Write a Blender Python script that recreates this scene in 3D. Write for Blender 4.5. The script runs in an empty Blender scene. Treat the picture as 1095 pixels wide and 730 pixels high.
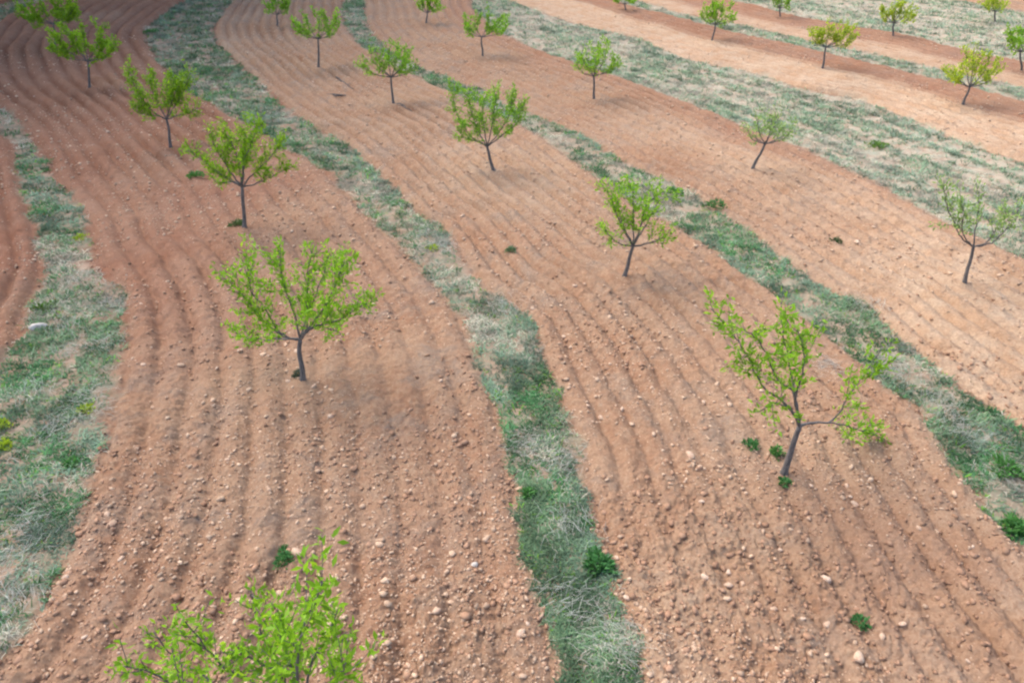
import bpy, math, random
import numpy as np

rng = np.random.default_rng(11)
random.seed(11)
scene = bpy.context.scene
COL = scene.collection

# ------------------------------------------------------------------ camera
CAM_H = 8.0
HFOV = math.radians(71.0)
PITCH = math.radians(34.5)
W, H = 1095.0, 730.0
F = W / 2 / math.tan(HFOV / 2)
cp, sp = math.cos(PITCH), math.sin(PITCH)
cam_d = bpy.data.cameras.new('camera')
cam = bpy.data.objects.new('camera', cam_d)
COL.objects.link(cam)
cam.location = (0, 0, CAM_H)
cam.rotation_euler = (math.pi / 2 - PITCH, 0, 0)
cam_d.sensor_width = 36
cam_d.angle = HFOV
cam_d.clip_end = 6000
scene.camera = cam


def ray(px, py):
    u = (px - W / 2) / F
    v = (py - H / 2) / F
    return np.array([u, cp - v * sp, -sp - v * cp])


def gp(px, py):
    """where the place seen at a spot of the photograph lies on the level field"""
    d = ray(px, py)
    s = CAM_H / -d[2]
    return d[0] * s, d[1] * s


def at_depth(px, py, y):
    """point at a given distance down the field"""
    d = ray(px, py)
    s = y / d[1]
    return np.array([d[0] * s, y, CAM_H + d[2] * s])


# ------------------------------------------------------------------ noise
def _hash(ix, iy, seed):
    h = (ix.astype(np.int64) * 374761393 + iy.astype(np.int64) * 668265263 + seed * 974634777) & 0xFFFFFFFF
    h = ((h ^ (h >> 13)) * 1274126177) & 0xFFFFFFFF
    return ((h ^ (h >> 16)) & 0xFFFF).astype(np.float32) / 65535.0


def vnoise(x, y, seed=0):
    ix = np.floor(x); iy = np.floor(y)
    fx = (x - ix).astype(np.float32); fy = (y - iy).astype(np.float32)
    fx = fx * fx * (3 - 2 * fx); fy = fy * fy * (3 - 2 * fy)
    a = _hash(ix, iy, seed); b = _hash(ix + 1, iy, seed)
    c = _hash(ix, iy + 1, seed); d = _hash(ix + 1, iy + 1, seed)
    return (a + (b - a) * fx) * (1 - fy) + (c + (d - c) * fx) * fy


def fbm(x, y, scale, octv=4, seed=0, gain=0.5):
    s = np.zeros_like(x, dtype=np.float32); amp = 1.0; tot = 0
    for o in range(octv):
        f = 2 ** o / scale
        ca, sa = math.cos(o * 1.1 + .3), math.sin(o * 1.1 + .3)
        s += amp * vnoise((x * ca - y * sa) * f, (x * sa + y * ca) * f, seed + o * 17)
        tot += amp; amp *= gain
    return s / tot


def smooth(a, b, x):
    t = np.clip((x - a) / (b - a), 0, 1)
    return t * t * (3 - 2 * t)


# ------------------------------------------------------------------ strip edges (near end first)
EDGES_PX = [
    # strip 0, far left
    [(-90, 520), (-50, 460), (5, 392), (24, 340), (43, 290), (36, 250), (24, 205), (12, 155), (-14, 128), (-48, 90), (-58, 50), (-22, 16), (4, 5), (30, -3), (70, -18)],
    [(-20, 730), (12, 700), (52, 640), (88, 560), (110, 480), (130, 400), (137, 345), (129, 308), (101, 268), (93, 235), (74, 208), (45, 165), (30, 141), (6, 119), (-20, 92), (-28, 58), (-3, 28), (16, 14), (40, 4), (85, -12)],
    # strip 1
    [(594, 760), (590, 730), (583, 686), (572, 629), (556, 586), (549, 535), (536, 485), (526, 433), (513, 393), (492, 346), (466, 305), (425, 268), (402, 243), (362, 202), (334, 175), (299, 160), (262, 134), (228, 115), (190, 90), (170, 66), (154, 35), (190, 6), (232, -20)],
    [(694, 760), (689, 730), (680, 686), (663, 643), (657, 596), (640, 552), (627, 488), (613, 453), (597, 413), (580, 369), (553, 329), (516, 305), (476, 245), (449, 231), (409, 191), (365, 151), (329, 132), (292, 101), (255, 67), (230, 37), (248, 3), (275, -18)],
    # strip 2
    [(1190, 690), (1095, 592), (1052, 541), (1015, 494), (985, 443), (945, 413), (914, 386), (874, 352), (827, 315), (797, 295), (747, 258), (700, 234), (657, 206), (600, 164), (553, 134), (476, 98), (435, 79), (399, 57), (378, 43), (366, 22), (366, 0), (372, -18)],
    [(1200, 550), (1095, 460), (1045, 427), (1015, 406), (965, 367), (931, 332), (894, 315), (864, 295), (831, 272), (804, 249), (770, 230), (717, 198), (667, 174), (620, 144), (566, 121), (499, 91), (445, 70), (407, 47), (393, 27), (390, 0), (394, -18)],
    # strip 3, wide
    [(1180, 322), (1095, 278), (1018, 242), (982, 222), (931, 195), (864, 164), (797, 138), (730, 112), (677, 91), (645, 79), (600, 64), (560, 48), (533, 35), (510, 15), (505, 0), (508, -16)],
    [(1180, 206), (1095, 175), (1032, 154), (972, 128), (918, 107), (864, 97), (797, 77), (730, 62), (684, 43), (620, 27), (566, 9), (540, -2), (532, -18)],
    # strip 4, thin
    [(1190, 135), (1095, 111), (1015, 90), (931, 70), (864, 54), (774, 33), (730, 23), (680, 9), (640, -4), (615, -18)],
    [(1190, 118), (1095, 95), (1005, 74), (918, 55), (857, 42), (790, 27), (730, 15), (690, 3), (650, -10), (634, -18)],
    # strip 5, pale
    [(1190, 88), (1095, 68), (1030, 55), (960, 38), (900, 28), (830, 14), (785, 3), (740, -8), (700, -18)],
    [(1190, 32), (1095, 14), (1050, 6), (1010, -2), (960, -10), (920, -18)],
]


def catmull(P, n=6):
    P = np.array(P, float)
    Q = np.vstack([2 * P[0] - P[1], P, 2 * P[-1] - P[-2]])
    out = []
    for i in range(1, len(Q) - 2):
        for k in range(n):
            t = k / n
            a, b, c, d = Q[i - 1], Q[i], Q[i + 1], Q[i + 2]
            out.append(0.5 * (2 * b + (c - a) * t + (2 * a - 5 * b + 4 * c - d) * t * t + (3 * b - a - 3 * c + d) * t ** 3))
    out.append(P[-1])
    return np.array(out)


CURVES = []
for e in EDGES_PX:
    c = catmull([gp(*p) for p in e], 4)
    d0 = c[0] - c[3]; d0 /= np.linalg.norm(d0)
    d1 = c[-1] - c[-4]; d1 /= np.linalg.norm(d1)
    CURVES.append(np.vstack([c[0] + d0 * 60, c, c[-1] + d1 * 400]))


def signed(P, c):
    """signed distance of points to a polyline: positive on its right when walking to the far end"""
    best = np.full(len(P), 1e9, np.float32); sg = np.zeros(len(P), np.float32)
    for i in range(len(c) - 1):
        a, b = c[i], c[i + 1]
        ab = b - a; L = ab @ ab
        ap = P - a
        t = np.clip((ap @ ab) / L, 0, 1)
        q = ap - t[:, None] * ab
        d = q[:, 0] ** 2 + q[:, 1] ** 2
        m = d < best - 1e-9
        cr = ap[:, 0] * ab[1] - ap[:, 1] * ab[0]
        best = np.where(m, d, best); sg = np.where(m, cr, sg)
    return np.sqrt(best) * np.where(sg >= 0, 1, -1)


# ------------------------------------------------------------------ polar net of the field (denser near by)
th = np.concatenate([np.radians(np.linspace(-180, -68, 150, endpoint=False)),
                     np.radians(np.linspace(-68, 68, 1001)),
                     np.radians(np.linspace(68, 180, 151))[1:-1]])
# closing column repeats the first one
th = np.append(th, math.pi)
rr = np.concatenate([[0.02, 0.2, 0.35], np.geomspace(.5, 2.88, 110), np.geomspace(2.9, 78, 1180), np.geomspace(80, 3500, 60)])
NT, NR = len(th), len(rr)
TH, RR = np.meshgrid(th, rr)
GX = (RR * np.sin(TH)).astype(np.float64); GY = (RR * np.cos(TH)).astype(np.float64)
# coarse net for the distances to the strip edges
ci = np.unique(np.concatenate([np.arange(0, NR, 4), [NR - 1]]))
cj = np.unique(np.concatenate([np.arange(0, NT, 4), [NT - 1]]))
CP = np.stack([GX[np.ix_(ci, cj)].ravel(), GY[np.ix_(ci, cj)].ravel()], 1)
SDc = [signed(CP, c).reshape(len(ci), len(cj)) for c in CURVES]


def lookup(field, fi, fj):
    i0 = np.clip(np.floor(fi).astype(int), 0, field.shape[0] - 2); j0 = np.clip(np.floor(fj).astype(int), 0, field.shape[1] - 2)
    a = (fi - i0); b = (fj - j0)
    return (field[i0, j0] * (1 - b) + field[i0, j0 + 1] * b) * (1 - a) + (field[i0 + 1, j0] * (1 - b) + field[i0 + 1, j0 + 1] * b) * a


def polar_index(x, y, full=True):
    r = np.hypot(x, y); t = np.arctan2(x, y)
    if full:
        return np.interp(r, rr, np.arange(NR)), np.interp(t, th, np.arange(NT))
    return np.interp(r, rr[ci], np.arange(len(ci))), np.interp(t, th[cj], np.arange(len(cj)))


def dists(x, y):
    fi, fj = polar_index(x, y, False)
    return [lookup(s, fi, fj) for s in SDc]


LANE_N = [11, 12, 11, 11, 9]      # furrows across each lane between two strips


def describe(x, y, sd):
    """strip weight per strip, lane phase, soil paleness at given spots"""
    w1 = (fbm(x, y, 1.1, 3, 5) - .5) * 0.5 + (fbm(x, y, .3, 2, 9) - .5) * 0.3
    w2 = (fbm(x, y, 1.1, 3, 25) - .5) * 0.5 + (fbm(x, y, .3, 2, 29) - .5) * 0.3
    strips = []
    for k in range(6):
        a = smooth(-.1, .22, sd[2 * k] + w1) * smooth(-.1, .22, -sd[2 * k + 1] + w2)
        strips.append(a)
    # lanes
    phase = np.zeros_like(x); side = np.zeros_like(x); got = np.zeros(x.shape, bool); lane = np.full(x.shape, -1)
    m = sd[0] < 0
    phase = np.where(m, -sd[0] / .46, phase); got |= m
    for k in range(5):
        L, R = sd[2 * k + 1], sd[2 * k + 2]
        m = (~got) & (L >= 0) & (R <= 0)
        t = L / np.maximum(L - R, 1e-3)
        phase = np.where(m, t * LANE_N[k], phase); side = np.where(m, t, side); lane = np.where(m, k, lane); got |= m
    m = (~got) & (sd[11] > 0)
    phase = np.where(m, sd[11] / .5, phase); got |= m; lane = np.where(m, 5, lane)
    return strips, phase, side, lane


fi = np.interp(np.arange(NR), ci, np.arange(len(ci)))[:, None] * np.ones((1, NT))
fj = np.interp(np.arange(NT), cj, np.arange(len(cj)))[None, :] * np.ones((NR, 1))
SD = [lookup(s, fi, fj) for s in SDc]
strips, phase, side, lane = describe(GX, GY, SD)
strip = np.maximum.reduce(strips)
near = smooth(140, 60, RR)
wob = (fbm(GX, GY, 3.0, 3, 41) - .5) * .5 + (fbm(GX, GY, .7, 3, 43) - .5) * .22
tri = np.abs(((phase + wob) % 1.0) - .5) * 2          # 0 in the middle of a ridge, 1 in the groove
ridge = 1 - .55 * smooth(.05, .95, tri) - .45 * smooth(.5, 1.0, tri)
big = fbm(GX, GY, 3.5, 2, 51)
amp = .10 * (.35 + 1.2 * big) * (.65 + .7 * fbm(GX, GY, .9, 2, 53))
near_tree = np.zeros_like(GX)
amp = amp * np.where(lane >= 2, .85, 1.0) * (1 + .7 * smooth(10, 28, RR))
z = amp * ridge * (1 - strip)
cl1 = fbm(GX, GY, .30, 3, 61)
cl2 = fbm(GX, GY, .13, 3, 71, .6)
clod_w = .55 + .42 * smooth(.35, .75, fbm(GX, GY, 2.2, 2, 81))
cl3 = fbm(GX, GY, .07, 2, 77, .7)
cl4 = np.abs(fbm(GX, GY, .2, 3, 79, .65) - .5) * 2
z += (1 - strip * .5) * (clod_w * (.075 * (cl1 - .5) + .13 * np.maximum(cl2 - .5, 0) + .09 * np.maximum(cl3 - .5, 0) - .028 * smooth(.16, .0, cl4)) - .05 * np.maximum(.45 - cl2, 0))
z += strip * (.02 + .06 * (fbm(GX, GY, .5, 3, 91) - .4))
BASES = [(837, 510), (325, 411), (667, 298), (528, 186), (1030, 306), (262, 247), (183, 160), (97, 98), (421, 113), (341, 76), (804, 184), (635, 109), (516, 62), (1029, 114), (879, 75)]
for p_ in BASES:        # the plough swerves round each trunk and leaves a low heap
    tx, ty = gp(*p_)
    dd = (GX - tx) ** 2 + (GY - ty) ** 2
    hp = np.exp(-dd / .22)
    z = z * (1 - .7 * hp) + hp * (.07 + .07 * (cl1 - .5))
z *= near
Z = z.astype(np.float32)

# soil tones: pale dry soil by some strips, redder bands, painted corner shade
n1 = fbm(GX, GY, 5.0, 3, 101) - .5
pale = np.zeros_like(GX)
pale = np.where(lane == 2, smooth(3.5, 9.5, GX + n1 * 6) * smooth(1.0, .55, side + n1 * .5) * .85 + .12, pale)
pale = np.where(lane == 3, smooth(.66, .45, side + n1 * .3), pale)
pale = np.where(lane == 4, .75 * smooth(.5, .2, side + n1 * .3), pale)
pale = np.where(lane == 1, .15 + .5 * smooth(.1, .42, n1 + .15 * smooth(12, 5, GY)), pale)
pale = np.where(lane == 0, .05 + .35 * smooth(.0, .4, n1), pale)
pale = np.clip(pale, 0, 1)
clay_shade = np.where(lane <= 0, smooth(-2.5, -7, GX + n1 * 5) * smooth(9, 15, GY + n1 * 8), 0)  # shade at the far left, painted as a darker red soil tone
clay_shade = np.maximum(clay_shade, np.where(lane == 1, smooth(3.2, 6.6, GX + n1 * 4) * smooth(10, 6, GY + n1 * 4), 0))  # lower right corner shade, likewise painted into the soil colour
clay_shade = np.maximum(clay_shade, np.where((lane == 2) & (GY > 16), smooth(.55, .95, side + n1 * .3) * .6, 0))
clay_shade = np.maximum(clay_shade, np.where((lane == 3) | (lane == 4), (1 - pale) * .6, 0))
clay_shade = np.maximum(clay_shade, np.where(lane == 0, .45 * smooth(.0, .3, n1), 0))
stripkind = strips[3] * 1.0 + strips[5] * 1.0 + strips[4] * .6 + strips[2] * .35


def mat_new(name):
    m = bpy.data.materials.new(name); m.use_nodes = True
    nt = m.node_tree; nt.nodes.clear()
    out = nt.nodes.new('ShaderNodeOutputMaterial')
    b = nt.nodes.new('ShaderNodeBsdfPrincipled')
    nt.links.new(b.outputs[0], out.inputs['Surface'])
    return m, nt, b, out


def node(nt, t, **kw):
    n = nt.nodes.new(t)
    for k, v in kw.items():
        setattr(n, k, v)
    return n


def mixc(nt, fac, a, b, blend='MIX'):
    n = nt.nodes.new('ShaderNodeMix'); n.data_type = 'RGBA'; n.blend_type = blend
    for s, v in ((n.inputs[0], fac), (n.inputs[6], a), (n.inputs[7], b)):
        if hasattr(v, 'links') or hasattr(v, 'is_linked'):
            nt.links.new(v, s)
        elif isinstance(v, (int, float)):
            s.default_value = v
        else:
            s.default_value = (*v, 1)
    return n.outputs[2]


def noise(nt, scale, detail=4, rough=.55, vec=None, dist=0):
    n = nt.nodes.new('ShaderNodeTexNoise')
    n.inputs['Scale'].default_value = scale; n.inputs['Detail'].default_value = detail
    n.inputs['Roughness'].default_value = rough; n.inputs['Distortion'].default_value = dist
    if vec is not None:
        nt.links.new(vec, n.inputs['Vector'])
    return n.outputs['Fac']


def ramp(nt, v, a, b, lo=0.0, hi=1.0):
    n = nt.nodes.new('ShaderNodeMapRange'); n.interpolation_type = 'SMOOTHSTEP'
    n.inputs[1].default_value = a; n.inputs[2].default_value = b; n.inputs[3].default_value = lo; n.inputs[4].default_value = hi
    nt.links.new(v, n.inputs[0])
    return n.outputs[0]


def mul(nt, a, b):
    n = nt.nodes.new('ShaderNodeMath'); n.operation = 'MULTIPLY'
    for s, v in ((n.inputs[0], a), (n.inputs[1], b)):
        if isinstance(v, (int, float)):
            s.default_value = v
        else:
            nt.links.new(v, s)
    return n.outputs[0]


# ------------------------------------------------------------------ ground sheet
def mesh_from(name, co, faces_flat, counts, mat, smooth_shade=True):
    me = bpy.data.meshes.new(name)
    co = np.ascontiguousarray(co, dtype=np.float32); faces_flat = np.ascontiguousarray(faces_flat, dtype=np.int32)
    counts = np.ascontiguousarray(counts, dtype=np.int32)
    me.vertices.add(len(co)); me.vertices.foreach_set('co', co.ravel())
    me.loops.add(len(faces_flat)); me.loops.foreach_set('vertex_index', faces_flat)
    starts = np.concatenate([[0], np.cumsum(counts)[:-1]]).astype(np.int32)
    me.polygons.add(len(counts)); me.polygons.foreach_set('loop_start', starts); me.polygons.foreach_set('loop_total', counts)
    if smooth_shade:
        me.polygons.foreach_set('use_smooth', np.ones(len(counts), bool))
    if mat:
        me.materials.append(mat)
    me.update(calc_edges=True)
    return me


def link(name, me, parent=None, loc=None):
    o = bpy.data.objects.new(name, me); COL.objects.link(o)
    if parent:
        o.parent = parent
    if loc is not None:
        o.location = loc
    return o


def tag(o, label=None, cat=None, group=None, kind=None):
    for k, v in (('label', label), ('category', cat), ('group', group), ('kind', kind)):
        if v:
            o[k] = v
    return o


def soil_material():
    m, nt, b, out = mat_new('ploughed_soil')
    geo = node(nt, 'ShaderNodeNewGeometry').outputs['Position']
    at = lambda n: node(nt, 'ShaderNodeAttribute', attribute_name=n).outputs['Fac']
    strip_a, pale_a, kind_a = at('strip'), at('pale'), at('stripkind')
    red = mixc(nt, ramp(nt, noise(nt, .35, 5, .6, geo), .32, .68), SOIL_A, SOIL_B)
    red = mixc(nt, ramp(nt, noise(nt, .9, 7, .7, geo, .6), .47, .66, 0, .95), red, SOIL_GREY)
    red = mixc(nt, ramp(nt, noise(nt, 7, 6, .75, geo), .40, .66, 0, .7), red, SOIL_TAN)
    palec = mixc(nt, ramp(nt, noise(nt, 1.1, 6, .65, geo), .35, .65), PALE_A, PALE_B)
    clay_shade_c = mixc(nt, ramp(nt, noise(nt, 1.4, 6, .7, geo), .35, .65), (.235, .104, .063), (.265, .138, .090))
    red = mixc(nt, mul(nt, at('clay_shade'), .85), red, clay_shade_c)  # redder bands and the painted corner shade share this mix
    soil = mixc(nt, pale_a, red, palec)
    # crumbs and chips of stone
    vor = node(nt, 'ShaderNodeTexVoronoi'); vor.inputs['Scale'].default_value = 16
    nt.links.new(geo, vor.inputs['Vector'])
    chip = mul(nt, ramp(nt, vor.outputs['Distance'], .10, .17, 1, 0), ramp(nt, noise(nt, 1.3, 4, .6, geo), .45, .62))
    soil = mixc(nt, mul(nt, chip, .75), soil, (.60, .43, .31))
    vor2 = node(nt, 'ShaderNodeTexVoronoi'); vor2.inputs['Scale'].default_value = 31
    nt.links.new(geo, vor2.inputs['Vector'])
    soil = mixc(nt, ramp(nt, vor2.outputs['Color'], .1, .9, 0, .35), soil, SOIL_DARK)
    # litter and moss between the grasses
    litter = mixc(nt, ramp(nt, noise(nt, 2.2, 6, .7, geo), .38, .6), (.37, .26, .18), (.22, .22, .15))
    litter2 = mixc(nt, ramp(nt, noise(nt, 2.0, 6, .7, geo), .42, .62), (.43, .345, .25), (.31, .325, .24))
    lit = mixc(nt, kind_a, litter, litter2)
    gap = ramp(nt, noise(nt, 2.6, 6, .7, geo), .36, .56, .35, .95)
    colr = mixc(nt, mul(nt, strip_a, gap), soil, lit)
    nt.links.new(colr, b.inputs['Base Color'])
    b.inputs['Roughness'].default_value = 1.0
    b.inputs['Specular IOR Level'].default_value = 0.05
    bump = node(nt, 'ShaderNodeBump'); bump.inputs['Strength'].default_value = .8; bump.inputs['Distance'].default_value = .04
    nt.links.new(noise(nt, 18, 7, .8, geo), bump.inputs['Height'])
    nt.links.new(bump.outputs[0], b.inputs['Normal'])
    return m


SOIL_A = (.268, .138, .080); SOIL_B = (.322, .206, .132); SOIL_GREY = (.222, .168, .130)
SOIL_TAN = (.370, .250, .162); SOIL_DARK = (.185, .092, .052)
PALE_A = (.42, .270, .165); PALE_B = (.47, .345, .235)

jj = np.arange(NT - 1)
ii = np.arange(NR - 1)
I, J = np.meshgrid(ii, jj, indexing='ij')
a = (I * NT + J).ravel(); b_ = a + 1; c_ = a + NT + 1; d_ = a + NT
quads = np.stack([a, b_, c_, d_], 1).ravel()          # seen from above: clockwise order is turned below
quads = quads.reshape(-1, 4)[:, ::-1].ravel()
co = np.stack([GX.ravel(), GY.ravel(), Z.ravel()], 1)
gm = mesh_from('ground', co, quads, np.full(len(a), 4), soil_material())
for nme, arr in (('strip', strip), ('pale', pale), ('stripkind', stripkind), ('clay_shade', clay_shade)):
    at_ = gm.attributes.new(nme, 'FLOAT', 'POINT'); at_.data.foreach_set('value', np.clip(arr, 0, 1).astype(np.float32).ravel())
ground = link('ground', gm)
tag(ground, 'red ploughed orchard soil with curving furrows', 'ground', kind='structure')


def zat(x, y):
    x = np.atleast_1d(np.asarray(x, float)); y = np.atleast_1d(np.asarray(y, float))
    i, j = polar_index(x, y)
    return lookup(Z, i, j)


# ------------------------------------------------------------------ leaf / blade clouds
def vcol_material(name, trans=0.0, rough=.8, spec=.15, coat=None):
    m, nt, b, out = mat_new(name)
    at = node(nt, 'ShaderNodeAttribute', attribute_name='tint')
    nt.links.new(at.outputs['Color'], b.inputs['Base Color'])
    b.inputs['Roughness'].default_value = rough
    b.inputs['Specular IOR Level'].default_value = spec
    if trans:
        tr = node(nt, 'ShaderNodeBsdfTranslucent')
        c = mixc(nt, 1.0, at.outputs['Color'], (1.0, 1.0, .55), 'MULTIPLY')
        nt.links.new(c, tr.inputs['Color'])
        mx = node(nt, 'ShaderNodeMixShader'); mx.inputs[0].default_value = trans
        nt.links.new(b.outputs[0], mx.inputs[1]); nt.links.new(tr.outputs[0], mx.inputs[2])
        nt.links.new(mx.outputs[0], out.inputs['Surface'])
    return m


M_LEAF = vcol_material('leaf', .52, .5, .25)
M_GRASS = vcol_material('grass_blade', .3, .7, .15)
M_WEED = vcol_material('weed_leaf', .3, .6, .2)


def set_tint(me, cols):
    a = me.color_attributes.new('tint', 'FLOAT_COLOR', 'POINT')
    c = np.ones((len(cols), 4), np.float32); c[:, :3] = cols
    a.data.foreach_set('color', c.ravel())


def unit(v):
    return v / np.maximum(np.linalg.norm(v, axis=-1, keepdims=True), 1e-9)


def blades(root, direc, length, width, droop, cols):
    """narrow bent blades: five points each, a quad and a tip triangle"""
    n = len(root)
    up = np.array([0, 0, 1.0])
    s = unit(np.cross(direc, up) + 1e-4) * width[:, None] * .5
    mid = root + direc * (length * .55)[:, None]
    tip = root + direc * length[:, None]; tip[:, 2] -= droop * length
    co = np.stack([root - s, root + s, mid + s * .8, mid - s * .8, tip], 1).reshape(-1, 3)
    base = np.arange(n) * 5
    q = np.stack([base, base + 1, base + 2, base + 3], 1)
    t = np.stack([base + 3, base + 2, base + 4], 1)
    flat = np.concatenate([q.ravel(), t.ravel()])
    cnt = np.concatenate([np.full(n, 4), np.full(n, 3)])
    return co, flat, cnt, np.repeat(cols, 5, axis=0)


def leaves(center, axis, length, width, cols, fold=.25):
    """lance-shaped leaf: six points, two quads folded on the midrib"""
    n = len(center)
    r = rng.normal(size=(n, 3))
    s = unit(np.cross(axis, r))
    nn = unit(np.cross(s, axis))
    w = width[:, None] * .5; L = length[:, None]
    p0 = center
    p3 = center + axis * L - nn * L * .12
    m = center + axis * L * .45
    l1 = m + s * w + nn * w * fold; r1 = m - s * w + nn * w * fold
    mid = m
    co = np.stack([p0, l1, p3, r1, mid], 1).reshape(-1, 3)
    b = np.arange(n) * 5
    q1 = np.stack([b, b + 1, b + 2, b + 4], 1); q2 = np.stack([b, b + 4, b + 2, b + 3], 1)
    flat = np.concatenate([q1, q2], 1).ravel()
    return co, flat, np.full(2 * n, 4), np.repeat(cols, 5, axis=0)


# ------------------------------------------------------------------ grass strips
STRIP_LABEL = [
    'broad weedy grass strip with grey straw winding along the left side',
    'long winding green grass strip running from bottom centre to the upper left',
    'narrow green grass strip curving past the middle to the right side',
    'wide pale grass strip in clumpy lines across the upper right',
    'thin pale green grass strip crossing the upper right corner between two red bands',
    'palest far grass strip with sparse green at the top right corner',
]
STRIP_DRY = [.44, .24, .28, .34, .28, .42]
STRIP_COVER = [.54, .61, .59, .54, .58, .44]


def along_noise(x, y, k, sd):
    """streaks that follow the strip: noise in (across, along) coordinates"""
    w = sd[2 * k]
    ang = math.radians({3: -22, 4: -16, 5: -14}.get(k, 70))
    al = x * math.cos(ang) + y * math.sin(ang)
    return vnoise(al / 2.6 + 40, w / .3, 300 + k) * .6 + vnoise(al / .8, w / .22, 320 + k) * .4


def scatter(n, rmax=75, rmin=3.2, power=1.0, az=66):
    """random spots on the field, more of them near by"""
    lr = rng.uniform(0, 1, n)
    if power == 1.0:
        r = rmin * (rmax / rmin) ** lr
    else:
        r = (rmin ** power + lr * (rmax ** power - rmin ** power)) ** (1 / power)
    t = np.radians(rng.uniform(-az, az, n))
    return r * np.sin(t), r * np.cos(t)


def build_grass():
    X, Y = scatter(720000, 85, 3.2, 0.62)
    sd = dists(X, Y)
    st, ph, sdn, ln = describe(X, Y, sd)
    for k in range(6):
        wa = .66 if k >= 3 else .4
        cl = fbm(X, Y, .45, 4, 200 + k, .7) * (1 - wa) + along_noise(X, Y, k, sd) * wa
        thr = .5 + (.5 - STRIP_COVER[k]) * .45
        keep = (st[k] > .45) & (cl + rng.normal(0, .15 if k >= 3 else .085, len(X)) > thr)
        x, y = X[keep], Y[keep]
        c = cl[keep]
        r = np.hypot(x, y)
        nb = 7
        size = np.clip(.75 + r / 40, .8, 2.0) * rng.uniform(.6, 1.3, len(x))
        dryn = fbm(x, y, 1.4, 3, 400 + k)
        dry = (dryn + rng.normal(0, .16, len(x)) > .74 - STRIP_DRY[k] * .42)
        z0 = zat(x, y)
        m = len(x)
        root = np.repeat(np.stack([x, y, z0], 1), nb, 0)
        sz = np.repeat(size, nb)
        root[:, :2] += rng.normal(0, .035, (m * nb, 2)) * sz[:, None]
        root[:, 2] -= .01
        az = rng.uniform(0, 2 * math.pi, m * nb); el = rng.uniform(.1, 1.0, m * nb)
        dr = np.repeat(dry, nb)
        el = np.where(dr, el * .6, el)
        d = np.stack([np.cos(az) * np.cos(el), np.sin(az) * np.cos(el), np.sin(el)], 1)
        ln_ = rng.uniform(.06, .15, m * nb) * sz * np.where(dr, 1.35, 1)
        wd = rng.uniform(.010, .020, m * nb) * np.clip(sz, .8, 2) * np.where(dr, .6, 1)
        g = rng.uniform(0, 1, (m, 1))
        base = np.array([.085, .162, .085]) * (1 - g) + np.array([.185, .285, .155]) * g
        blue = smooth(.4, .62, fbm(x, y, 2.0, 2, 440 + k))[:, None]
        base = base * (1 - .55 * blue) + np.array([.20, .28, .215]) * .55 * blue
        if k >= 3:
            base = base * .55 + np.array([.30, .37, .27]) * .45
        viv = fbm(x, y, .5, 2, 480 + k) + rng.normal(0, .06, m)
        base = np.where(((viv > .60) & (r < 40) & (k < 3))[:, None], np.array([.075, .19, .075]) * rng.uniform(.7, 1.4, (m, 1)), base)
        fresh = (rng.uniform(0, 1, (m, 1)) < .035) & (k < 3)
        base = np.where(fresh, np.array([.15, .33, .04]), base)
        drc = np.array([.44, .41, .33]) * rng.uniform(.65, 1.25, (m, 1))
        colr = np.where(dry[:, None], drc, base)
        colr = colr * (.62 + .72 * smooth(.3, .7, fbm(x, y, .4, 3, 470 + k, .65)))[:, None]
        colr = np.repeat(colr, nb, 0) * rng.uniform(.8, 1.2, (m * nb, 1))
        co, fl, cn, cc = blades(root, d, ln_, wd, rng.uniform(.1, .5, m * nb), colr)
        # flattened grey straw lying in wisps
        wis = []
        me = mesh_from('grass_strip', co, fl, cn, M_GRASS, False)
        set_tint(me, cc)
        o = link('grass_strip', me)
        tag(o, STRIP_LABEL[k], 'grass', kind='stuff', group='grass strips between the tree rows')


build_grass()


def straw_wisps():
    spots = [(565, 480), (230, 62), (235, 72), (655, 688), (610, 645), (70, 380), (95, 420), (55, 330), (30, 560), (20, 640),
             (110, 370), (60, 460), (885, 395), (930, 330), (1000, 430), (1020, 450), (960, 400), (1040, 470), (1075, 505), (290, 125), (305, 130),
             (470, 262), (480, 270), (600, 500), (85, 300), (40, 420), (15, 600), (100, 440), (610, 560), (540, 330), (455, 250), (70, 350), (120, 330)]
    P = []; D = []; L = []
    for px, py in spots:
        x, y = gp(px, py)
        n = 110
        a0 = rng.uniform(0, math.pi)
        a = a0 + rng.normal(0, .55, n) + rng.choice([0, math.pi], n)
        xs = x + rng.normal(0, .20, n); ys = y + rng.normal(0, .20, n)
        zz = zat(xs, ys) + rng.uniform(.02, .10, n)
        el = rng.uniform(-.05, .35, n)
        P.append(np.stack([xs, ys, zz], 1)); D.append(np.stack([np.cos(a) * np.cos(el), np.sin(a) * np.cos(el), np.sin(el)], 1)); L.append(rng.uniform(.10, .32, n))
    P = np.vstack(P); D = np.vstack(D); L = np.concatenate(L)
    cols = np.array([.42, .42, .38]) * rng.uniform(.7, 1.3, (len(P), 1))
    co, fl, cn, cc = blades(P, D, L, np.full(len(P), .0045), rng.uniform(.1, .4, len(P)), cols)
    me = mesh_from('dry_straw', co, fl, cn, M_GRASS, False); set_tint(me, cc)
    tag(link('dry_straw', me), 'loose grey dry straw lying in wisps over the grass strips', 'straw', kind='stuff')


straw_wisps()


# ------------------------------------------------------------------ soil clods and gravel (too many to count)
def ico(sub):
    import bmesh
    bm = bmesh.new(); bmesh.ops.create_icosphere(bm, subdivisions=sub, radius=1)
    v = np.array([w.co[:] for w in bm.verts]); f = np.array([[w.index for w in q.verts] for q in bm.faces]); bm.free()
    return v, f


ICO1, ICF1 = ico(1)
ICO2, ICF2 = ico(2)


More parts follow.
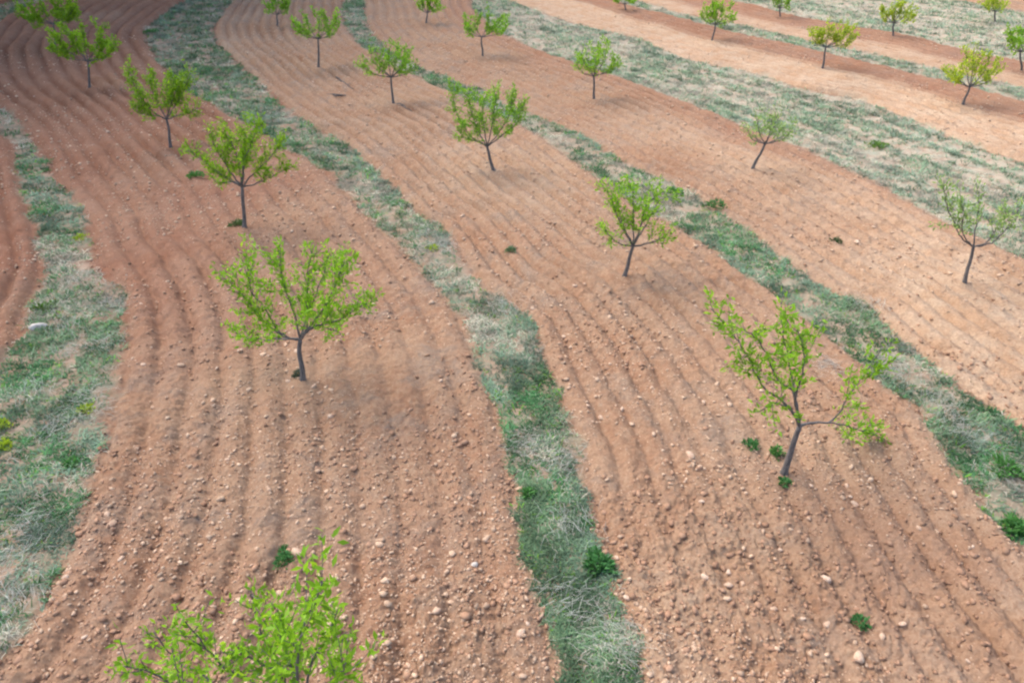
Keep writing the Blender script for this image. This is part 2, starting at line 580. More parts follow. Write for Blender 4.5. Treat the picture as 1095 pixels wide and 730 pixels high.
def lumps(name, x, y, size, cols, mat, sink=.25, flat=(.45, .8)):
    n = len(x)
    nv = len(ICO1)
    sc = size[:, None, None] * rng.uniform(.55, 1.45, (n, 1, 3))
    sc[:, :, 2] *= rng.uniform(*flat, (n, 1))
    v = ICO1[None] * sc * rng.uniform(.55, 1.3, (n, nv, 1))
    a = rng.uniform(0, 2 * math.pi, n); ca, sa = np.cos(a)[:, None], np.sin(a)[:, None]
    vx = v[:, :, 0] * ca - v[:, :, 1] * sa + x[:, None]; vy = v[:, :, 0] * sa + v[:, :, 1] * ca + y[:, None]
    vz = v[:, :, 2] + zat(x, y)[:, None] + (size * (.5 - sink))[:, None]
    co = np.stack([vx, vy, vz], 2).reshape(-1, 3)
    f = (ICF1[None] + (np.arange(n) * nv)[:, None, None]).reshape(-1, 3)
    me = mesh_from(name, co, f.ravel(), np.full(len(f), 3), mat, False)
    set_tint(me, np.repeat(cols, nv, 0))
    return link(name, me)


def earth_material(name, rough=1.0):
    m, nt, b, out = mat_new(name)
    at = node(nt, 'ShaderNodeAttribute', attribute_name='tint')
    geo = node(nt, 'ShaderNodeNewGeometry').outputs['Position']
    c = mixc(nt, ramp(nt, noise(nt, 40, 4, .6, geo), .3, .7, 0, .5), at.outputs['Color'], (.30, .16, .10))
    nt.links.new(c, b.inputs['Base Color'])
    b.inputs['Roughness'].default_value = rough; b.inputs['Specular IOR Level'].default_value = .05
    return m


M_CLOD = earth_material('clod_soil')
x, y = scatter(80000, 45, 2.6, .5)
st, ph, sdn, ln = describe(x, y, dists(x, y))
smx = np.maximum.reduce(st)
dens = fbm(x, y, 1.8, 3, 501)
k = (smx < .35) & (dens + rng.normal(0, .08, len(x)) > .44)
x, y = x[k], y[k]
sz = rng.gamma(1.6, .0085, len(x)) + .006
far_ = smooth(12, 26, np.hypot(x, y))
k2 = rng.uniform(0, 1, len(x)) > far_ * .75
x, y, sz = x[k2], y[k2], (sz * (1 - .25 * far_))[k2]
cc = np.array([.305, .182, .115]) * rng.uniform(.75, 1.25, (len(x), 1)) + rng.uniform(0, 1, (len(x), 1)) * np.array([.05, .04, .03])
tag(lumps('soil_clods', x, y, np.minimum(sz, .052), cc, M_CLOD), 'red brown crumbs and clods of earth loose on the ploughed soil', 'soil clods', kind='stuff')
x, y = scatter(90000, 45, 3.2, .5)
st, ph, sdn, ln = describe(x, y, dists(x, y))
smx = np.maximum.reduce(st)
dens = fbm(x, y, 2.4, 3, 521)
k = (smx < .5) & (dens + rng.normal(0, .10, len(x)) > .47)
x, y = x[k], y[k]
sz = (rng.gamma(1.5, .0065, len(x)) + .007) * np.clip(.8 + np.hypot(x, y) / 45, .8, 1.6)
cc = np.array([.50, .36, .25]) * rng.uniform(.75, 1.25, (len(x), 1))
tag(lumps('gravel', x, y, np.minimum(sz, .05), cc, M_CLOD), 'pale pebbles and stone chips strewn over the ploughed soil', 'gravel', kind='stuff')


# ------------------------------------------------------------------ stones (individuals)
def stone_material():
    m, nt, b, out = mat_new('stone')
    oi = node(nt, 'ShaderNodeObjectInfo')
    tc = node(nt, 'ShaderNodeTexCoord').outputs['Object']
    a = mixc(nt, oi.outputs['Random'], (.42, .285, .19), (.57, .43, .32))
    c = mixc(nt, ramp(nt, noise(nt, 2.2, 5, .6, tc), .4, .68, 0, .7), a, (.36, .20, .13))
    nt.links.new(c, b.inputs['Base Color']); b.inputs['Roughness'].default_value = .9
    b.inputs['Specular IOR Level'].default_value = .2
    bump = node(nt, 'ShaderNodeBump'); bump.inputs['Strength'].default_value = .4
    nt.links.new(noise(nt, 5, 5, .6, tc), bump.inputs['Height']); nt.links.new(bump.outputs[0], b.inputs['Normal'])
    return m


M_STONE = stone_material()
m_, nt_, b__, o_ = mat_new('white_stone')
tc_ = node(nt_, 'ShaderNodeTexCoord').outputs['Object']
nt_.links.new(mixc(nt_, ramp(nt_, noise(nt_, 2.5, 5, .6, tc_), .4, .7), (.50, .45, .39), (.36, .29, .23)), b__.inputs['Base Color'])
b__.inputs['Roughness'].default_value = .9
M_WHITE = m_


def stone_mesh(seed, mat):
    r = np.random.default_rng(seed)
    v = ICO2.copy()
    for _ in range(7):          # knock flat facets off a ball
        n = unit(r.normal(size=3)); d = r.uniform(.38, .78)
        h = v @ n
        v -= np.maximum(h - d, 0)[:, None] * n * .9
    v *= np.array([1.15, r.uniform(.7, .95), r.uniform(.5, .7)])
    v += r.normal(0, .02, v.shape)
    return mesh_from('stone', v, ICF2.ravel(), np.full(len(ICF2), 3), mat, False)


STONES = [stone_mesh(900 + i, M_STONE) for i in range(9)]
WSTONES = [stone_mesh(950 + i, M_WHITE) for i in range(2)]


def stone(x, y, r, label, group=None, white=False, name='stone'):
    me = (WSTONES if white else STONES)[rng.integers(0, 2 if white else 9)]
    o = link(name, me, loc=(x, y, float(zat(x, y)[0]) + r * .06))
    r *= .68
    o.scale = (r, r, r); o.rotation_euler = (rng.uniform(-.2, .2), rng.uniform(-.2, .2), rng.uniform(0, 6.28))
    tag(o, label, 'stone', group)
    return o


NOTABLE = [
    ((337, 417), .105, 'cream stone lying just right of the foot of the nearest left tree trunk', False),
    ((258, 381), .095, 'pale stone lying left of and a little above the nearest left trunk foot', False),
    ((42, 352), .24, 'large whitish grey stone lying in the grey straw of the left grass strip', True),
    ((319, 598), .15, 'large pinkish stone beside dark green weeds above the bottom tree', False),
    ((557, 681), .11, 'bright flat stone on the soil near the lower left edge of the centre strip', False),
    ((507, 606), .085, 'whitish angular stone alone in the furrows left of the centre strip', True),
    ((122, 564), .105, 'paired pale stone, the lower of two near the left grass strip', False),
    ((117, 556), .09, 'paired pale stone, the upper of two near the left grass strip', False),
    ((915, 708), .12, 'pale block shaped stone at the bottom right edge of the field', False),
    ((883, 622), .11, 'upright narrow stone on the dark soil below the right hand leaning tree', False),
    ((913, 539), .10, 'flat pale stone right of the foot of the leaning right hand tree', False),
    ((1075, 566), .14, 'tan stone half in the grass edge at the far right side', False),
    ((737, 489), .14, 'broad buff stone left of the leaning right hand tree', False),
    ((318, 380), .085, 'pale stone touching the nearest left trunk halfway down from the fork', False),
    ((116, 143), .13, 'pale stone alone on the soil below the upper left trees', False),
    ((335, 89), .14, 'pale stone on the bare row beside the upper left winding strip', False),
    ((916, 263), .12, 'pale stone beside a dark weed clump on the right hand bare band', False),
    ((194, 395), .12, 'dull brown rounded stone in the middle of the left ploughed band', False),
]
for (p, r, lab, wh) in NOTABLE:
    x, y = gp(*p)
    stone(x, y, r, lab, None, wh)
TRACED = [(309, 410), (396, 374), (313, 251), (30, 305), (158, 307), (288, 386), (230, 437), (355, 448), (155, 396), (246, 553), (289, 530), (244, 495),
          (93, 686), (74, 623), (305, 516), (132, 604), (466, 658), (560, 727), (555, 524), (669, 640), (528, 535), (660, 596), (665, 440), (750, 538),
          (826, 653), (883, 670), (753, 619), (742, 696), (779, 626), (794, 626), (941, 685), (864, 557), (905, 520), (834, 589), (643, 447), (603, 361),
          (570, 334), (615, 309), (625, 305), (608, 419), (628, 438), (743, 331), (781, 418), (752, 431), (975, 302), (1032, 370), (146, 196), (297, 57),
          (124, 63), (38, 107), (104, 127), (10, 108), (240, 220), (225, 225)]
GST = 'small pale stones scattered on the ploughed soil'
LST = 'small pale stone lying loose among many on the ploughed red soil'
for p in TRACED:
    x, y = gp(*p)
    stone(x, y, rng.uniform(.06, .095), LST, GST)
n = 0
while n < 215:
    x, y = scatter(1, 22, 4.2, .5, 56)
    st, *_ = describe(x, y, dists(x, y))
    if max(s[0] for s in st) > .2 or fbm(x, y, 2.5, 3, 601)[0] < .46:
        continue
    stone(float(x[0]), float(y[0]), float(np.clip(rng.gamma(3, .013), .025, .075)), LST, GST); n += 1


# ------------------------------------------------------------------ weeds (individual clumps)
def weed_mesh(seed, n, spread, high, cols, ll=.07):
    r = np.random.default_rng(seed)
    a = r.uniform(0, 2 * math.pi, n); q = r.uniform(0, 1, n) ** .6 * spread * (.75 + .25 * np.sin(a * 3 + seed) + .15 * np.sin(a * 5 + seed * 2))
    P = np.stack([np.cos(a) * q, np.sin(a) * q, r.uniform(.01, 1, n) * high * (1 - .6 * q / spread)], 1)
    el = r.uniform(.1, 1.1, n); a2 = a + r.normal(0, .8, n)
    D = np.stack([np.cos(a2) * np.cos(el), np.sin(a2) * np.cos(el), np.sin(el)], 1)
    c = np.array(cols) * r.uniform(.7, 1.3, (n, 1))
    L = r.uniform(.6, 1.3, n) * ll
    co, fl, cn, cc = leaves(P, D, L, L * .45, c)
    me = mesh_from('weed', co, fl, cn, M_WEED, False); set_tint(me, cc)
    return me


DG = (.07, .20, .06); MG = (.09, .24, .06); YG = (.36, .46, .03); GG = (.12, .20, .10)
WEEDS = [
    ((640, 606), 260, .20, .16, DG, 'bushy dark green weed at the right edge of the centre grass strip'),
    ((306, 604), 150, .13, .22, DG, 'dark green weed beside a pinkish stone above the bottom tree'),
    ((305, 589), 60, .07, .12, DG, 'small upper sprig of dark weed standing above the bottom tree'),
    ((920, 667), 110, .12, .08, DG, 'low dark weed patch on the bare soil at lower right'),
    ((802, 480), 110, .13, .10, DG, 'low green weed left of the leaning right hand trunk'),
    ((829, 490), 130, .09, .24, MG, 'upright green weed growing against the leaning right hand trunk'),
    ((838, 520), 90, .09, .10, DG, 'green weed just below the foot of the leaning right hand trunk'),
    ((546, 273), 100, .13, .08, GG, 'dull green weed alone on the bare soil above the centre'),
    ((893, 259), 110, .16, .10, (.06, .10, .04), 'dark green weed clump on the right hand bare band'),
    ((463, 268), 90, .13, .12, YG, 'yellow green weed in the middle of the winding strip'),
    ((565, 530), 120, .12, .12, MG, 'fresh green weed low in the centre strip beside straw'),
    ((2, 458), 90, .14, .14, YG, 'yellow flowering weed at the left edge of the field'),
    ((4, 480), 110, .15, .14, YG, 'lower yellow flowering weed at the left edge of the field'),
    ((93, 440), 110, .13, .12, YG, 'bright yellow green weed deep in the left strip'),
    ((50, 331), 120, .20, .12, (.10, .19, .03), 'spreading yellow green weed above the white stone in the left strip'),
    ((86, 256), 80, .16, .12, YG, 'small bright weed at the top of the left strip'),
    ((78, 497), 120, .16, .12, MG, 'light green weed in the left strip near its ploughed edge'),
    ((938, 158), 120, .32, .20, (.14, .24, .05), 'lone yellow green weed in the wide pale strip'),
    ((210, 192), 110, .24, .15, MG, 'green weed between two upper left trees'),
    ((162, 36), 130, .42, .22, DG, 'dark weed at the far left corner of the winding strip'),
    ((1085, 568), 200, .20, .18, MG, 'bright green weed at the right edge of the picture'),
    ((765, 224), 90, .30, .18, DG, 'dark bushy weed on the curving right hand strip'),
    ((722, 208), 90, .24, .22, MG, 'tall green weed on the curving strip behind the middle tree'),
    ((640, 275), 0, 0, 0, None, None),
    ((320, 405), 90, .10, .10, (.10, .13, .09), 'greyish weed at the left foot of the nearest left trunk'),
    ((255, 243), 90, .20, .10, (.10, .15, .05), 'low weed at the foot of the second left trunk'),
    ((1075, 505), 170, .24, .16, MG, 'fresh green weed in the right hand strip by the picture edge'),
]
for i, (p, n, sp_, hi, c, lab) in enumerate(WEEDS):
    if not n:
        continue
    x, y = gp(*p)
    o = link('weed', weed_mesh(700 + i, int(n * 2.0), sp_ * (1.35 if c is YG else 1.15), hi * .8, c, .055 if sp_ < .2 else .085), loc=(x, y, float(zat(x, y)[0]) - .01))
    tag(o, lab, 'weed', 'weeds growing in the soil and the strips')


# ------------------------------------------------------------------ trees
def bark_material():
    m, nt, b, out = mat_new('bark')
    tc = node(nt, 'ShaderNodeTexCoord').outputs['Object']
    mp = node(nt, 'ShaderNodeMapping'); mp.inputs['Scale'].default_value = (1, 1, .25)
    nt.links.new(tc, mp.inputs['Vector'])
    c = mixc(nt, ramp(nt, noise(nt, 30, 5, .6, mp.outputs[0]), .35, .65), (.075, .068, .066), (.15, .13, .12))
    nt.links.new(c, b.inputs['Base Color']); b.inputs['Roughness'].default_value = .9
    bump = node(nt, 'ShaderNodeBump'); bump.inputs['Strength'].default_value = .5; bump.inputs['Distance'].default_value = .01
    nt.links.new(noise(nt, 45, 4, .6, mp.outputs[0]), bump.inputs['Height']); nt.links.new(bump.outputs[0], b.inputs['Normal'])
    return m


M_BARK = bark_material()


def tube(paths, sides=7):
    """several tapered tubes in one mesh: each path is (points, radii)"""
    CO = []; FL = []; CN = []; off = 0
    for P, R in paths:
        P = np.asarray(P, float); n = len(P)
        T = unit(np.gradient(P, axis=0))
        ref = np.array([.31, .22, .92]) if abs(T[0, 2]) < .9 else np.array([.9, .3, .1])
        A = unit(np.cross(T, ref)); B = np.cross(T, A)
        an = np.linspace(0, 2 * math.pi, sides, endpoint=False)
        ring = P[:, None] + np.asarray(R)[:, None, None] * (np.cos(an)[None, :, None] * A[:, None] + np.sin(an)[None, :, None] * B[:, None])
        CO.append(ring.reshape(-1, 3)); CO.append(P[-1:])
        for i in range(n - 1):
            for j in range(sides):
                k = (j + 1) % sides
                FL += [off + i * sides + j, off + i * sides + k, off + (i + 1) * sides + k, off + (i + 1) * sides + j]; CN.append(4)
        for j in range(sides):
            FL += [off + (n - 1) * sides + j, off + (n - 1) * sides + (j + 1) % sides, off + n * sides]; CN.append(3)
        off += n * sides + 1
    return mesh_from('limb', np.vstack(CO), np.array(FL), np.array(CN), M_BARK)


def polyline_at(P, t):
    """point and direction at share t of a polyline's length"""
    seg = np.linalg.norm(np.diff(P, axis=0), axis=1); s = np.concatenate([[0], np.cumsum(seg)]); d = t * s[-1]
    i = min(np.searchsorted(s, d, side='right') - 1, len(seg) - 1); i = max(i, 0)
    f = (d - s[i]) / max(seg[i], 1e-6)
    return P[i] + (P[i + 1] - P[i]) * f, unit(P[i + 1] - P[i])


def make_tree(base_px, fork_px, limbs_px, label, dens=1.0, leaf=(.16, .30, .035), shoots=1.0, depth_seed=0, trunk_r=.042, start=.25):
    r = np.random.default_rng(4000 + depth_seed)
    bx, by = gp(*base_px)
    bz = float(zat(bx, by)[0]) - .03
    root = bpy.data.objects.new('orchard_tree', None); COL.objects.link(root)
    root.empty_display_size = .3
    root.location = (bx, by, bz)
    O = np.array([bx, by, bz])
    fork = at_depth(*fork_px, by + r.uniform(-.05, .05)) - O
    tp = np.array([[0, 0, 0], fork * .33 + np.append(r.normal(0, .012, 2), 0), fork * .68 + np.append(r.normal(0, .015, 2), 0), fork])
    tp = catmull(tp, 4)
    rad = np.linspace(trunk_r * 1.15, trunk_r * .8, len(tp)); rad[0] *= 1.35; rad[1] *= 1.12
    link('trunk', tube([(tp, rad)], 9), root)
    LP = []; LA = []; LS = []
    nl = len(limbs_px)
    order = r.permutation(nl)
    for li, path in enumerate(limbs_px):
        # the limbs of a crown spread round the trunk: to the viewer and away from him as well as sideways
        ang = (order[li] + r.uniform(.2, .8)) / nl * 2 * math.pi
        tipx = at_depth(*path[-1], by) - O
        spread = max(.35, .75 * abs(tipx[0] - fork[0]), .28 * (tipx[2] - fork[2]))
        dy = math.sin(ang) * min(spread, .95)
        pts = [fork]
        m = len(path)
        for q, p in enumerate(path):
            f = ((q + 1) / m) ** .9
            pts.append(at_depth(*p, by + dy * f) - O)
        P = catmull(np.array(pts), 5)
        P[1:-1] += r.normal(0, .008, (len(P) - 2, 3))
        R = .006 + (trunk_r * .5 - .006) * np.linspace(1, 0, len(P)) ** 1.4
        tubes = [(P, R)]
        Ltot = np.linalg.norm(np.diff(P, axis=0), axis=1).sum()
        ns = max(3, int(Ltot * 8.5 * shoots))
        shoots_ = []
        for s in range(ns):
            t = start + (1 - start) * (s + r.uniform(0, 1)) / ns
            p, d = polyline_at(P, min(t, .98))
            sd_ = unit(d * .45 + r.normal(0, .62, 3) + np.array([0, 0, .45]))
            Ls = r.uniform(.16, .50) * (1.0 if t < .85 else .7)
            e = p + sd_ * Ls + np.array([0, 0, .25 * Ls])
            S = catmull(np.array([p, p + sd_ * Ls * .5, e]), 3)
            tubes.append((S, np.linspace(.0055, .0025, len(S)))); shoots_.append((S, Ls))
        b = link('branch', tube(tubes, 5), root)
        # leaves along the shoots and along the outer limb
        for S, Ls in shoots_ + [(P[int(len(P) * max(start, .3)):], Ltot * .35)]:
            nn = max(5, int(Ls * 72 * dens))
            for _ in range(nn):
                p, d = polyline_at(S, r.uniform(.08, 1.0))
                LP.append(p + r.normal(0, .040, 3)); LA.append(unit(d * .7 + r.normal(0, .6, 3)))
    LP = np.array(LP); LA = np.array(LA)
    n = len(LP)
    far = np.clip(math.hypot(bx, by) / 22, 1, 1.6)
    L = rng.uniform(.065, .12, n) * (far ** .5); Wd = L * rng.uniform(.28, .40, n) * (far ** .4)
    g = rng.uniform(0, 1, (n, 1))
    lf = np.array(leaf)
    clump = fbm(LP[:, 0] + 9, LP[:, 2] + LP[:, 1] * .7, .35, 2, 800 + depth_seed)[:, None]
    cols = lf * (.60 + .62 * g + .35 * (clump - .5)) * (1 + np.array([.10, 0, 0]) * (g - .5))
    tipc = (rng.uniform(0, 1, (n, 1)) < .10)
    cols = np.where(tipc, lf * np.array([1.45, 1.2, 1.3]), cols)
    co, fl, cn, cc = leaves(LP, LA, L, Wd, cols)
    me = mesh_from('crown', co, fl, cn, M_LEAF, False); set_tint(me, cc)
    link('crown', me, root)
    tag(root, label, 'tree', 'young trees planted in curving rows')
    return root


def auto_limbs(box, fork, n, seed):
    """limb ends spread over the crown's box for trees too far to trace limb by limb"""
    r = random.Random(seed)
    x0, y0, x1, y1 = box
    out = []
    for i in range(n):
        f = (i + .5) / n
        tx = x0 + (x1 - x0) * (f + r.uniform(-.09, .09))
        edge = abs(f - .5) * 2
        ty = y0 + (y1 - y0) * (.02 + .28 * edge ** 2 + r.uniform(0, .36))
        mx = fork[0] + (tx - fork[0]) * .62; my = fork[1] + (ty - fork[1]) * .42
        out.append([(mx, my), (tx, ty)])
    # two low side limbs fill the shoulders of the crown
    out.append([(fork[0] + (x0 - fork[0]) * .6, fork[1] - (y1 - y0) * .12), (x0 + 2, y0 + (y1 - y0) * .62)])
    out.append([(fork[0] + (x1 - fork[0]) * .6, fork[1] - (y1 - y0) * .12), (x1 - 2, y0 + (y1 - y0) * .62)])
    return out


YGL = (.250, .470, .032); MGL = (.225, .440, .040); DGL = (.225, .410, .022); PGL = (.290, .440, .150); OGL = (.380, .490, .045)
make_tree((837, 510), (855, 456), [
    [(845, 437), (831, 425), (815, 412), (801, 384), (782, 356), (760, 330)],
    [(849, 419), (833, 409), (822, 385), (812, 366), (795, 352)],
    [(849, 419), (846, 396), (838, 358), (835, 322)],
    [(851, 425), (860, 386), (853, 352)],
    [(866, 452), (890, 450), (904, 428), (922, 404), (944, 372)],
    [(866, 452), (892, 452), (921, 460), (948, 470)],
    [(848, 440), (828, 430), (812, 440)],
], 'nearest tree on the right with a leaning trunk and sparse separate leafy branches', 1.15, YGL, .62, 1, .045, .42)
make_tree((325, 411), (321, 363), [
    [(308, 361), (295, 350), (284, 331), (268, 310), (263, 274)],
    [(304, 360), (284, 345), (262, 318), (238, 296)],
    [(300, 362), (278, 363), (250, 358)],
    [(316, 341), (304, 305), (298, 268)],
    [(329, 346), (329, 305), (333, 266)],
    [(333, 346), (352, 320), (364, 290), (368, 280)],
    [(334, 350), (364, 341), (388, 326), (404, 321)],
    [(330, 352), (348, 350), (368, 358)],
    [(328, 340), (344, 300), (352, 272)],
], 'wide leafy tree on straight trunk, largest tree in the left row', 1.1, YGL, 1.05, 2, .045)
make_tree((667, 298), (677, 263), [
    [(664, 240), (652, 210), (642, 195)],
    [(663, 261), (648, 248), (641, 246)],
    [(677, 238), (677, 212), (673, 194)],
    [(692, 238), (706, 215), (724, 206)],
    [(698, 259), (711, 252), (708, 262)],
    [(684, 245), (690, 222), (702, 208)],
    [(668, 245), (660, 222), (662, 206)],
], 'open airy tree in the middle row standing just left of the curving strip', 1.0, YGL, 1.0, 3, .042)
make_tree((528, 186), (521, 157), [
    [(502, 144), (489, 122), (484, 98)],
    [(510, 138), (503, 114), (501, 96)],
    [(518, 138), (516, 118), (518, 104)],
    [(534, 141), (545, 122), (548, 100)],
    [(541, 142), (553, 130), (560, 108)],
    [(526, 136), (529, 112), (531, 98)],
    [(512, 152), (495, 146), (490, 138)],
], 'goblet shaped bright tree in the middle row, third from the front', 1.25, MGL, 1.2, 4, .045)
make_tree((1030, 306), (1041, 264), [
    [(1028, 254), (1021, 239), (1012, 218), (1009, 195)],
    [(1043, 245), (1046, 225), (1047, 206)],
    [(1060, 260), (1074, 247), (1086, 236), (1090, 220)],
    [(1056, 258), (1068, 240), (1072, 222)],
    [(1030, 252), (1030, 232), (1028, 214)],
], 'thin leaning tree with dark bare forks against the wide pale strip at right', .75, PGL, .8, 5, .038, .35)
make_tree((262, 247), (259, 200), [
    [(245, 192), (225, 178), (201, 160)],
    [(248, 186), (232, 160), (221, 139)],
    [(255, 172), (247, 150), (246, 136)],
    [(262, 172), (270, 150), (280, 132)],
    [(270, 186), (288, 170), (302, 150)],
    [(275, 196), (292, 188), (311, 178)],
    [(250, 194), (236, 196), (226, 190)],
    [(260, 176), (262, 156), (262, 142)],
], 'dense round tree on straight trunk, second in the left row', 1.3, DGL, 1.2, 6, .045)
make_tree((183, 160), (178, 128), [
    [(162, 118), (148, 100), (138, 75)],
    [(170, 112), (162, 96), (160, 82)],
    [(180, 112), (178, 96), (180, 82)],
    [(188, 112), (196, 98), (203, 78)],
    [(190, 124), (202, 120), (213, 116)],
    [(168, 124), (152, 122), (142, 116)],
    [(184, 108), (190, 94), (190, 86)],
], 'broad tree leaning slightly left, third in the left row', 1.3, DGL, 1.35, 7)
# farther trees
FAR = [
    ((97, 98), (94, 66), (50, 22, 126, 66), 6, DGL, 1.4, 'dense low crowned tree, fourth in the left row near the upper left corner'),
    ((60, 56), (57, 26), (18, -8, 86, 25), 6, DGL, 1.4, 'partly hidden tree at the very upper left corner'),
    ((421, 113), (418, 83), (384, 46, 447, 84), 6, MGL, 1.15, 'slim tree, fourth in the middle row beside fallen sticks'),
    ((341, 76), (340, 42), (312, 8, 364, 42), 5, MGL, 1.1, 'flat topped tree, fifth in the middle row on a tall thin trunk'),
    ((297, 31), (296, 16), (284, -10, 311, 16), 4, MGL, 1.2, 'small tree at the top edge, farthest of the middle row'),
    ((804, 184), (818, 154), (797, 114, 849, 154), 5, PGL, .8, 'faint slanting tree with wispy crown before the wide pale strip'),
    ((635, 109), (635, 82), (614, 42, 664, 84), 6, YGL, 1.0, 'upright tree by the lower edge of the wide pale strip, below its narrow end'),
    ((516, 62), (515, 40), (496, 12, 544, 40), 5, MGL, 1.1, 'green tree at the bend where the wide strip begins'),
    ((456, 27), (457, 14), (446, -12, 473, 15), 4, YGL, 1.2, 'small tree cut by the top edge between two strips'),
    ((1029, 114), (1037, 93), (1014, 50, 1070, 92), 6, OGL, 1.0, 'yellow green leaning tree standing below the thin strip at right'),
    ((879, 75), (883, 51), (866, 21, 916, 51), 6, OGL, 1.1, 'yellowish tree leaning right on the red band below the thin strip'),
    ((761, 45), (765, 27), (749, -2, 785, 26), 5, YGL, 1.2, 'rounded green tree left of the yellowish leaning tree'),
    ((669, 14), (668, 5), (654, -12, 681, 6), 4, YGL, 1.2, 'tiny far tree cut by the top edge, fourth from the right end of its row'),
    ((954, 42), (956, 25), (940, -1, 979, 24), 5, OGL, 1.1, 'yellow green tree in front of the palest far strip'),
    ((834, 20), (834, 9), (824, -14, 847, 6), 4, YGL, 1.2, 'tiny far tree at the top edge above the thin strip'),
    ((1092, 78), (1091, 56), (1076, 26, 1112, 56), 5, YGL, 1.0, 'tree half cut by the right picture edge'),
    ((1064, 24), (1064, 13), (1050, -8, 1077, 13), 4, OGL, 1.1, 'smallest yellow tree at the top right corner'),
]
for i, (b, f, box, n, lc, dn, lab) in enumerate(FAR):
    make_tree(b, f, auto_limbs(box, f, n, 50 + i), lab, dn * 1.1, lc, .75, 20 + i, .042)
make_tree((322, 815), (316, 775), [
    [(296, 772), (250, 748), (215, 720), (190, 706), (165, 676)],
    [(285, 768), (225, 752), (170, 722), (130, 712)],
    [(300, 768), (270, 730), (235, 708), (196, 662)],
    [(312, 758), (295, 705), (280, 680), (268, 632)],
    [(318, 750), (318, 700), (324, 676), (345, 622)],
    [(324, 752), (335, 705), (347, 686), (362, 650)],
    [(326, 765), (350, 745), (364, 722), (370, 708)],
    [(308, 745), (300, 720), (262, 700), (246, 695)],
    [(318, 745), (308, 705), (300, 682), (302, 656)],
], 'nearest tree, only its bright leafy crown rising over the bottom edge', .85, YGL, .7, 3001, .045, .4)


# ------------------------------------------------------------------ fallen sticks
def stick(p0, p1, r, label):
    a = np.array([*gp(*p0), 0.0]); b = np.array([*gp(*p1), 0.0])
    P = np.array([a + (b - a) * t for t in np.linspace(0, 1, 8)])
    P[:, :2] += rng.normal(0, .03, (8, 2)); P[:, 2] = zat(P[:, 0], P[:, 1]) + r * .6 + rng.uniform(0, .03, 8)
    o = P[0].copy()
    paths = [(P - o, np.linspace(r, r * .4, 8))]
    for q in (3, 5):
        e = P[q] - o + np.array([rng.normal(0, .25), rng.normal(0, .25), .06])
        paths.append((np.array([P[q] - o, (P[q] - o + e) / 2 + [0, 0, .03], e]), np.array([r * .5, r * .4, r * .2])))
    s = link('fallen_branch', tube(paths, 6), loc=o)
    tag(s, label, 'branch', 'fallen branches on the soil')


stick((360, 84), (377, 97), .03, 'longer fallen branch lying on the soil above the fourth middle tree')
stick((357, 104), (372, 106), .035, 'short fallen branch lying nearest below the longer one')
stick((424, 116), (440, 124), .025, 'dark fallen branch by the foot of the fourth middle tree')

# ------------------------------------------------------------------ light
SUN_EL = 52.0
world = bpy.data.worlds.new('World'); scene.world = world; world.use_nodes = True
wn = world.node_tree
bg = wn.nodes['Background']
sky = wn.nodes.new('ShaderNodeTexSky'); sky.sky_type = 'NISHITA'; sky.sun_disc = False
sun_dir = np.array([-.42, .30, .0]); sun_dir /= np.linalg.norm(sun_dir)      # where the sun stands, seen from the field
az = math.atan2(sun_dir[0], sun_dir[1])
sky.sun_elevation = math.radians(SUN_EL); sky.sun_rotation = az
sky.air_density = 1.0; sky.dust_density = 2.5; sky.ozone_density = 1.0
wn.links.new(sky.outputs[0], bg.inputs['Color'])
bg.inputs['Strength'].default_value = .125
sd_ = bpy.data.lights.new('sun', 'SUN'); sd_.energy = 1.1; sd_.angle = math.radians(60); sd_.color = (1, .95, .88)
so = bpy.data.objects.new('sun', sd_); COL.objects.link(so)
from mathutils import Vector
vec = Vector((sun_dir[0] * math.cos(math.radians(SUN_EL)), sun_dir[1] * math.cos(math.radians(SUN_EL)), math.sin(math.radians(SUN_EL))))
so.rotation_euler = vec.to_track_quat('Z', 'Y').to_euler()


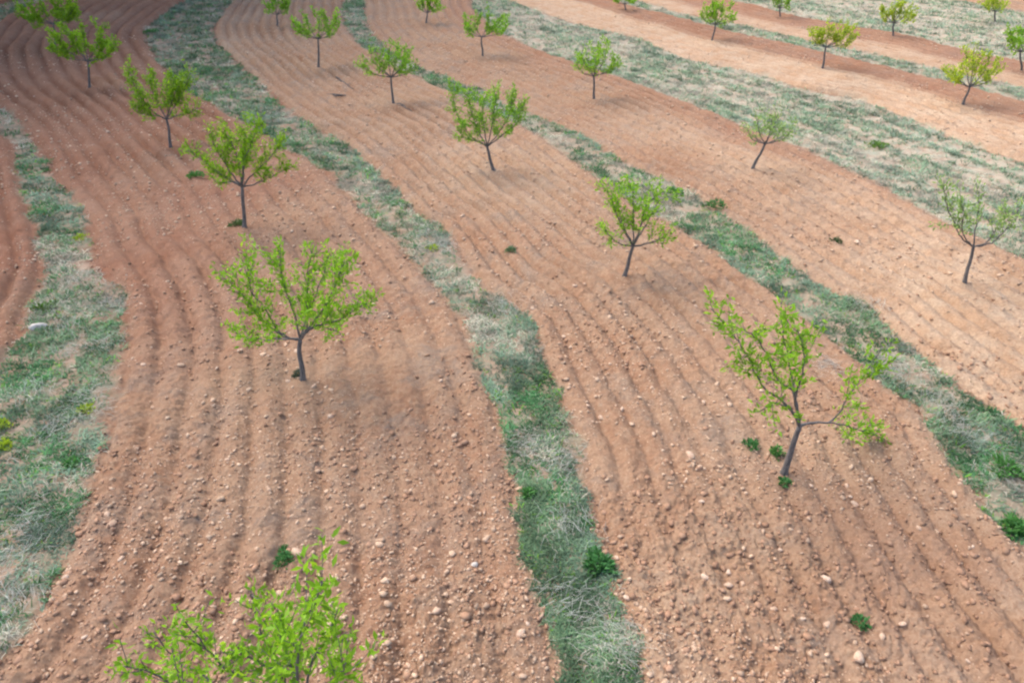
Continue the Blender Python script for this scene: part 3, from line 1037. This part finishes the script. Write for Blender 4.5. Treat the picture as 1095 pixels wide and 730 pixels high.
# ------------------------------------------------------------------ unseen billow heaps added to shade the field's corners
m_, nt_, b__, o_ = mat_new('shade_blocker')
b__.inputs['Base Color'].default_value = (.85, .86, .88, 1); b__.inputs['Roughness'].default_value = 1
b__.inputs['Specular IOR Level'].default_value = 0
tr_ = nt_.nodes.new('ShaderNodeBsdfTranslucent'); tr_.inputs['Color'].default_value = (.8, .8, .82, 1)
mx_ = nt_.nodes.new('ShaderNodeMixShader'); mx_.inputs[0].default_value = .2
nt_.links.new(b__.outputs[0], mx_.inputs[1]); nt_.links.new(tr_.outputs[0], mx_.inputs[2]); nt_.links.new(mx_.outputs[0], o_.inputs['Surface'])


def shade_blocker(ground_xy, alt, lx, ly, lz, n, seed, label):
    """a heap of billows standing where its shadow falls on the given spot"""
    r = np.random.default_rng(seed)
    v3, f3 = ico(3)
    off = np.array([vec.x, vec.y]) / vec.z * alt
    cx, cy = ground_xy[0] + off[0], ground_xy[1] + off[1]
    CO = []; FL = []
    for i in range(n):
        a = r.uniform(0, 2 * math.pi); q = math.sqrt(r.uniform(0, 1))
        c = np.array([math.cos(a) * q * lx, math.sin(a) * q * ly, r.uniform(-.2, .6) * lz * (1 - q)])
        rad = (lx + ly) * .5 * r.uniform(.22, .42) * (1.1 - .6 * q)
        p = v3 * np.array([1, 1, .55]) * rad
        p *= 1 + .25 * (fbm(v3[:, 0] * 2 + i * 7 + v3[:, 2], v3[:, 1] * 2 + v3[:, 2], 1.0, 3, seed + i)[:, None] - .5)
        CO.append(p + c); FL.append(f3 + i * len(v3))
    F_ = np.vstack(FL)
    o = link('shade_blocker', mesh_from('shade_blocker', np.vstack(CO), F_.ravel(), np.full(len(F_), 3), m_), loc=(cx, cy, alt))
    tag(o, label, 'shade_blocker', kind='structure')


shade_blocker((-31, 46), 24, 26, 38, 6, 90, 5, 'broad unseen billow heap added to shade the upper left of the field')
shade_blocker((19, -5), 17, 10, 9, 3, 50, 8, 'smaller unseen billow heap added to shade the lower right of the field')

scene.view_settings.view_transform = 'Standard'
scene.view_settings.look = 'None'
scene.view_settings.gamma = 1
scene.view_settings.exposure = 1.76
scene.render.engine = 'CYCLES'
scene.cycles.filter_width = 2.3
scene.cycles.use_denoising = True
scene.cycles.max_bounces = 6
